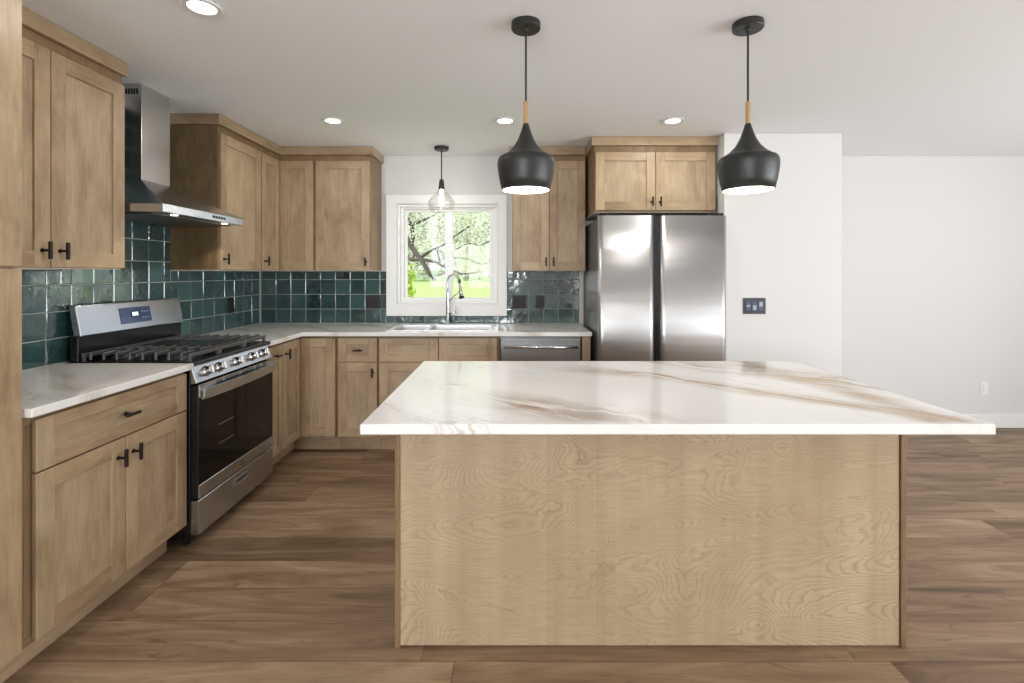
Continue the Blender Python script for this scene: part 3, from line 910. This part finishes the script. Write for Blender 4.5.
# ------------------------------------------------------------------ dishwasher
t = thing('dishwasher', (-.0925, 3.664, 0), 'stainless dishwasher with bar handle, right of the sink base', 'dishwasher')
simple('body', DARKSTEEL, lambda m: m.box((.004, .005, .10), (.611, .590, .880)), t)
d_ = simple('door', STEEL, lambda m: m.box((.010, -.022, .115), (.604, .004, .860), bev=.004, seg=2), t)
def f(m):
    m.tube([(.035, -.062, .805), (.580, -.062, .805)], .011, 16)
    for x_ in (.055, .56): m.tube([(x_, -.022, .805), (x_, -.062, .805)], .007, 12)
simple('handle', CHROME, f, d_)
simple('toe_kick', BLACK, lambda m: m.box((.01, .055, .0), (.605, .07, .11)), t)

# ------------------------------------------------------------------ sink and faucet
t = thing('kitchen_sink', (-.547, 3.94, .914), 'stainless double-bowl drop-in sink under the window', 'sink')
def f(m):
    m.cells([-.406, -.370, -.125, -.095, .370, .406], [-.240, -.205, .135, .247], lambda i, j: j == 1 and i in (1, 3), .0005, .0065, lambda u, w, q: (u, w, q), bev=.002)
simple('rim', SINKST, f, t)
for (a, b, dp) in ((-.371, -.124, .17), (-.096, .371, .20)):
    def f(m):
        m.cells([a, a+.0015, b-.0015, b], [-.206, -.2045, .1345, .136], lambda i, j: i == 1 and j == 1, -dp, .005, lambda u, w, q: (u, w, q))
        m.box((a, -.206, -dp-.002), (b, .136, -dp), bev=0)
    bw = simple('bowl', SINKST, f, t)
    simple('drain', DARKSTEEL, lambda m: m.cyl(((a+b)/2, -.03, -dp+.0005), .045, .004, 'z', 24), bw)

t = thing('faucet', (-.548, 4.145, .921), 'nickel spring pull-down faucet behind the sink', 'faucet')
zf = lambda z: z-.921
simple('column', CHROME, lambda m: (m.cyl((0, 0, 0), .026, .012, 'z', 24), m.cyl((0, 0, .012), .015, .20, 'z', 20), m.cyl((0, 0, .212), .011, .06, 'z', 20)), t)
arc = []
for k in range(17):
    a_ = PI - PI*k/16*.93
    arc.append((.052 + .052*math.cos(a_), -.028*(1-math.cos(PI*k/16))/2*1.6, .365 + .056*math.sin(a_)))
path = [(0, 0, .262), (0, 0, .31)] + arc
hose = simple('spring_hose', CHROME, lambda m: m.tube(path, .0075, 12), t)
# coil around the hose
m = MB(); coil = []
turns = 26; pv = [Vector(p) for p in path]
L_ = [0]
for p_, q_ in zip(pv, pv[1:]): L_.append(L_[-1]+(q_-p_).length)
def at(s):
    for k in range(len(pv)-1):
        if s <= L_[k+1]: 
            u = (s-L_[k])/(L_[k+1]-L_[k]); return pv[k].lerp(pv[k+1], u), (pv[k+1]-pv[k]).normalized()
    return pv[-1], (pv[-1]-pv[-2]).normalized()
for k in range(turns*10+1):
    s_ = L_[-1]*k/(turns*10); p_, d_ = at(s_); a_ = 2*PI*k/10
    e1 = d_.cross(Vector((0, 1, .01))).normalized(); e2 = d_.cross(e1)
    coil.append(p_ + .0098*(math.cos(a_)*e1 + math.sin(a_)*e2))
m.tube(coil, .0019, 5); m.build('coil', CHROME, hose)
end = Vector(arc[-1])
simple('collar', BLACK, lambda m: m.tube([end+Vector((0, 0, .004)), end+Vector((.004, -.003, -.026))], .0125, 14), t)
simple('spray_head', CHROME, lambda m: m.tube([end+Vector((.004, -.003, -.026)), end+Vector((.014, -.008, -.10)), end+Vector((.022, -.012, -.14))], [.013, .016, .021], 16), t)
simple('nozzle', BLACK, lambda m: m.tube([end+Vector((.022, -.012, -.1405)), end+Vector((.025, -.014, -.158))], [.0225, .0215], 16), t)
e_ = end+Vector((.010, -.007, -.09))
simple('docking_arm', CHROME, lambda m: m.tube([(0, 0, .185), e_], .0055, 10), t)
def f(m):
    m.tube([(.01, 0, .085), (.078, -.01, .085)], .013, 14)
    m.tube([(.070, -.009, .09), (.070, -.014, .155)], [.006, .0045], 10)
simple('lever', CHROME, f, t)

# ------------------------------------------------------------------ pendant lamps over the island
def shade_prof():
    o = [(.0115, 1.966), (.015, 1.952), (.022, 1.930), (.033, 1.902), (.049, 1.874), (.072, 1.850), (.094, 1.835), (.108, 1.828)]
    o2 = [(.108, 1.828), (.1135, 1.820), (.1165, 1.808), (.1168, 1.796), (.1145, 1.770), (.1075, 1.730), (.099, 1.694)]
    i = [(.0955, 1.694), (.104, 1.730), (.111, 1.770), (.1135, 1.795), (.110, 1.810), (.100, 1.824), (.070, 1.842), (.048, 1.866), (.018, 1.925), (0, 1.935)]
    return o, o2, i
PX = [(.057, 'left of the two black bell pendant lamps above the island'), (.967, 'right of the two black bell pendant lamps above the island, nearer the white wall')]
t = thing('pendant_lamp', (PX[0][0], 1.996, 0), PX[0][1], 'lamp', 'pendant lamps over the island')
simple('canopy', PENDANT, lambda m: m.lathe([(0, H-.001), (.0595, H-.001), (.0600, H-.024), (.057, H-.028), (.012, H-.028), (.010, H-.036), (0, H-.036)], (0, 0, 0), 40, smooth=False), t)
simple('cord', PENDANT, lambda m: m.cyl((0, 0, 2.05), .0042, H-.03-2.05, 'z', 12), t)
simple('sleeve', TAN, lambda m: m.cyl((0, 0, 1.966), .0095, .09, 'z', 20), t)['label'] = 'pale wood sleeve'
po, po2, pi_ = shade_prof()
m = MB(); m.lathe([(0, 1.966)]+po, (0, 0, 0), 56, 0, .5); m.lathe(po2+[(.0955, 1.694)], (0, 0, 0), 56, 0, .5)
sh = m.build('shade', PENDANT, t)
simple('lining', INSIDE, lambda m: m.lathe(pi_, (0, 0, .0005), 48), sh)['label'] = 'white inner face of the shade'
simple('bulb', BULB, lambda m: m.lathe([(0, 1.728), (.022, 1.733), (.033, 1.752), (.033, 1.770), (.020, 1.80), (.013, 1.83), (0, 1.835)], (0, 0, 0), 24), t)
t2 = copy_tree(t); t2.location.x = PX[1][0]; t2['label'] = PX[1][1]
for x_, _ in PX:
    l = bpy.data.lights.new('pendant_light', 'POINT'); l.energy = 3.2; l.color = (1, .95, .87); l.shadow_soft_size = .034
    o = bpy.data.objects.new('pendant_light', l); COL.objects.link(o); o.location = (x_, 1.996, 1.70)

# glass pendant by the sink
t = thing('glass_pendant_lamp', (-.573, 3.96, 0), 'small clear glass pendant lamp hanging in front of the window', 'lamp')
simple('canopy', PENDANT, lambda m: m.lathe([(0, H-.001), (.059, H-.001), (.059, H-.022), (.055, H-.027), (.010, H-.027), (0, H-.027)], (0, 0, 0), 36, smooth=False), t)
simple('stem', PENDANT, lambda m: m.cyl((0, 0, 2.10), .0050, H-.027-2.10, 'z', 12), t)
simple('socket', PENDANT, lambda m: m.lathe([(0, 2.118), (.012, 2.116), (.018, 2.108), (.020, 2.09), (.026, 2.034), (0, 2.034)], (0, 0, 0), 28, smooth=False), t)
def f(m):
    o = [(.024, 2.045), (.030, 2.030), (.060, 1.995), (.095, 1.955), (.110, 1.930), (.111, 1.915), (.104, 1.890), (.088, 1.855)]
    i = [(r-.0025, z) for r, z in o[::-1]]
    m.lathe(o+i, (0, 0, 0), 48)
simple('glass_shade', GLOBE, f, t)
simple('bulb', BULB, lambda m: m.lathe([(0, 1.905), (.012, 1.908), (.020, 1.925), (.020, 1.96), (.014, 2.0), (.012, 2.034), (0, 2.034)], (0, 0, 0), 20), t)
l = bpy.data.lights.new('sink_light', 'POINT'); l.energy = 1.2; l.color = (1, .94, .86); l.shadow_soft_size = .03
o = bpy.data.objects.new('sink_light', l); COL.objects.link(o); o.location = (-.573, 3.96, 1.87)

# recessed downlights
DL = [(-1.192, 1.873, 'recessed round ceiling downlight nearest the viewer, at top left'),
      (-1.203, 3.273, 'recessed round ceiling downlight in front of the corner cabinets, left in the far row'),
      (-.047, 3.273, 'recessed round ceiling downlight near the window, middle of the far row'),
      (1.082, 3.273, 'recessed round ceiling downlight in front of the refrigerator cabinet')]
root = None
for x_, y_, lb in DL:
    if root is None:
        root = thing('downlight', (x_, y_, H), lb, 'light', 'recessed ceiling downlights')
        simple('trim_ring', WHITEP, lambda m: m.lathe([(.048, -.001), (.070, -.001), (.071, -.004), (.067, -.007), (.050, -.006), (.048, -.001)], (0, 0, 0), 36, smooth=False), root)
        simple('lens', LENS, lambda m: m.lathe([(0, -.0025), (.0475, -.0025), (.0475, -.0045), (0, -.0045)], (0, 0, 0), 36, smooth=False), root)
    else:
        r2 = copy_tree(root); r2.location = (x_, y_, H); r2['label'] = lb
    l = bpy.data.lights.new('downlight_beam', 'AREA'); l.shape = 'DISK'; l.size = .09; l.energy = 3; l.color = (1, .95, .88)
    o = bpy.data.objects.new('downlight_beam', l); COL.objects.link(o); o.location = (x_, y_, H-.010)

# ------------------------------------------------------------------ switches and outlets
def plate(name, loc, w, h, ngang, mplate, mface, label, cat, rz=0, group=None, lit=()):
    t = thing(name, loc, label, cat, group, rz)
    m = MB(); m.box((-w/2, -.005, -h/2), (w/2, 0, h/2), bev=.002, seg=2); m.build('cover_plate', mplate, t)
    for k in range(ngang):
        cx = (k-(ngang-1)/2)*.046
        m = MB(); m.box((cx-.0165, -.008, -.033), (cx+.0165, -.004, .033), bev=.0015)
        m.build('insert', mface, t)
        for (kk, z0, z1) in lit:
            if kk == k: simple('rocker', ROCKLIT, lambda q: q.box((cx-.013, -.010, z0), (cx+.013, -.0075, z1), bev=.001), t)
        if 'outlet' in name:
            for z_ in (.017, -.017):
                simple('socket', mplate, lambda q: q.box((cx-.012, -.0088, z_-.012), (cx+.012, -.0078, z_+.012), bev=.0005), t)
    return t
plate('light_switch', (1.772, 3.5645, 1.114), .166, .117, 3, NAVY, ROCKER, 'dark three-gang light switch on the white wall beside the refrigerator', 'switch', lit=((0, -.006, .008), (1, -.03, .004), (2, -.004, .03)))
plate('wall_outlet', (4.14, YB-.0005, .345), .075, .117, 1, WHITEP, WHITEP, 'white outlet low on the plain wall at far right', 'outlet')
PB = YB-.0095
plate('tile_outlet', (-1.212, PB, 1.100), .118, .115, 2, PLATE, PLATE, 'dark double outlet plate in the green tiles left of the window', 'outlet', group='outlets in the tiles')
plate('tile_outlet', (.064, PB, 1.100), .122, .115, 2, PLATE, PLATE, 'dark double outlet plate in the green tiles just right of the window', 'outlet', group='outlets in the tiles')
plate('tile_outlet', (.245, PB, 1.100), .076, .115, 1, PLATE, PLATE, 'dark single outlet plate in the tiles above the dishwasher', 'outlet', group='outlets in the tiles')
plate('tile_outlet', (XL+.0095, 3.806, 1.100), .072, .115, 1, PLATE, PLATE, 'dark single outlet plate in the tiles of the left wall beyond the range', 'outlet', rz=PI/2, group='outlets in the tiles')

# ------------------------------------------------------------------ outside the window
def f(m):
    tt = bmesh.new(); N = 30; g = {}
    for i in range(N+1):
        for j in range(N+1):
            x_ = -40+80*i/N; u = j/N; y_ = 4.6+46*u
            z_ = -.45 + 1.42*u**.9 + .05*math.sin(i*1.7+j)*u
            g[i, j] = tt.verts.new((x_, y_, z_))
    for i in range(N):
        for j in range(N): tt.faces.new((g[i, j], g[i+1, j], g[i+1, j+1], g[i, j+1]))
    m._merge(tt, 0, .5, smooth=True)
o = simple('ground', GRASS, f); o['kind'] = 'structure'

def quads(m, c, n, spread, size, flat=.6):
    for _ in range(n):
        p = Vector(c) + Vector((random.gauss(0, spread[0]), random.gauss(0, spread[1]), random.gauss(0, spread[2])))
        a = Vector((random.uniform(-1, 1), random.uniform(-1, 1), random.uniform(-1, 1))).normalized()
        b = a.cross(Vector((random.uniform(-1, 1), random.uniform(-1, 1), random.uniform(-1, 1)))).normalized()
        s_ = size*random.uniform(.6, 1.3); rn = random.random()
        cc = a.cross(b)*s_*.35
        v = [m.bm.verts.new(p+a*s_), m.bm.verts.new(p+b*s_*.6+cc), m.bm.verts.new(p-a*s_), m.bm.verts.new(p-b*s_*.6+cc)]
        f_ = m.bm.faces.new(v); m._tag([f_], 0, rn)

def pt(px, py, d):      # a point at distance d seen at picture position px, py
    return Vector(((px-512)*d/487, d, 1.355+(273-py)*d/487))
t = thing('blossom_tree', (-1.7, 9.2, -.3), 'white-blossomed spreading tree on the lawn outside the window', 'tree')
base_ = Vector((-1.7, 9.2, -.3))
def br(m, pts, r0, r1):
    n = len(pts); m.tube([p-base_ for p in pts], [r0+(r1-r0)*k/(n-1) for k in range(n)], 8)
def f(m):
    br(m, [Vector((-2.9, 9.4, -.35)), Vector((-2.85, 9.3, .4)), Vector((-2.75, 9.2, 1.1)), pt(396, 225, 9.1), pt(392, 195, 9.2), pt(386, 160, 9.3)], .17, .07)
    br(m, [pt(397, 222, 9.1), pt(405, 236, 8.9), pt(411, 246, 8.8), pt(418, 256, 8.7), pt(424, 264, 8.6), pt(429, 272, 8.5), pt(433.5, 279.5, 8.4)], .055, .030)
    br(m, [pt(433.5, 279.5, 8.4), pt(438, 276, 8.5), pt(444, 272.5, 8.6), pt(450, 270, 8.6), pt(456, 262, 8.7)], .026, .012)
    br(m, [pt(397, 250, 9.0), pt(406, 256, 8.8), pt(412, 260, 8.7), pt(424, 259.5, 8.6), pt(436, 262, 8.5), pt(446, 268, 8.5), pt(462, 274, 8.5), pt(485, 272, 8.6)], .040, .014)
    br(m, [pt(398, 205, 9.1), pt(407, 219, 9), pt(412, 226, 8.9), pt(413, 238, 8.9), pt(411, 247, 8.8)], .05, .03)
    br(m, [pt(412, 247, 8.8), pt(414, 254, 8.7), pt(413, 260, 8.7)], .022, .016)
    br(m, [pt(420, 258, 8.6), pt(432, 250, 8.8), pt(442, 246, 8.9), pt(455, 236, 9.1), pt(470, 226, 9.2)], .03, .012)
    br(m, [pt(440, 262, 8.5), pt(437, 250, 8.7), pt(442, 252, 8.7), pt(447, 262, 8.7)], .022, .012)
    br(m, [pt(410, 226, 8.9), pt(424, 220, 9.1), pt(436, 214, 9.2), pt(455, 205, 9.3)], .03, .012)
    br(m, [pt(452, 258, 8.9), pt(465, 258, 8.9), pt(480, 264, 8.9), pt(497, 262, 9)], .018, .010)
    br(m, [pt(455, 250, 8.9), pt(468, 243, 9), pt(480, 246, 9), pt(495, 238, 9.2)], .016, .008)
simple('trunk', BARK, f, t)
m = MB()
for _ in range(430):
    px, py = random.uniform(392, 505), random.uniform(185, 271)
    if py > 258 and random.random() < .4: continue
    c = pt(px, py, random.uniform(8.7, 10.5))-base_
    quads(m, c, 26, (.10, .14, .09), .024)
for _ in range(70):
    quads(m, pt(random.uniform(452, 494), random.uniform(246, 274), random.uniform(8.5, 9.2))-base_, 14, (.08, .1, .06), .022)
for (px, py) in ((438, 281), (474, 282), (470, 270), (490, 270), (482, 283), (440, 285), (478, 272)):
    quads(m, pt(px, py, 8.45)-base_, 34, (.06, .06, .05), .026)
o = m.build('blossom', PETAL, t, fix=False); o['kind'] = 'stuff'
# yellow-green shrub close to the window at its left
t = thing('leafy_shrub', (-1.30, 5.7, -.4), 'yellow-green leafy shrub outside the left end of the window', 'shrub')
b2 = Vector((-1.30, 5.7, -.4))
m = MB()
for k in range(5):
    m.tube([(0, 0, 0), (.03*k-.06, .02*k, .8), (.045*k-.07, .01*k, 1.4+.08*k)], [.012, .008, .004], 6)
m.build('stem', BARK, t)
m = MB()
for k in range(60):
    p_ = pt(random.uniform(399, 413), random.uniform(266, 312), 5.7)-b2
    quads(m, p_, 7, (.018, .03, .03), .026)
o = m.build('leaves', LEAF, t, fix=False); o['kind'] = 'stuff'
# pale trees and a pale outbuilding at the end of the lawn
for k, (x_, y_, lb) in enumerate(((-9.4, 41, 'pale spring tree beyond the lawn, seen through the left pane'), (-3.9, 42, 'pale spring tree beyond the lawn, seen through the right pane'))):
    t = thing('distant_tree', (x_, y_, .7), lb, 'tree', 'trees beyond the lawn')
    simple('trunk', BARK, lambda m: m.tube([(0, 0, 0), (.1, 0, 2), (0, .1, 4)], [.22, .16, .08], 8), t)
    m = MB()
    for q in range(420):
        a_ = random.uniform(0, 2*PI); rr = 2.5*math.sqrt(random.random())
        quads(m, (rr*math.cos(a_), rr*math.sin(a_)*.5, random.uniform(.35, 7.5)), 12, (.16, .2, .3), .15)
    o = m.build('foliage', DLEAF, t, fix=False); o['kind'] = 'stuff'
t = thing('shed', (-7.9, 46, .84), 'low pale outbuilding at the far end of the lawn', 'building')
simple('wall', SIDING, lambda m: m.box((-2.2, 0, 0), (1.6, 2.4, .75), bev=.01), t)
simple('roof', SIDING, lambda m: m.prism([(-.2, .75), (2.6, .75), (1.2, 1.2)], -2.35, 1.75, 0, .01, M=M), t)
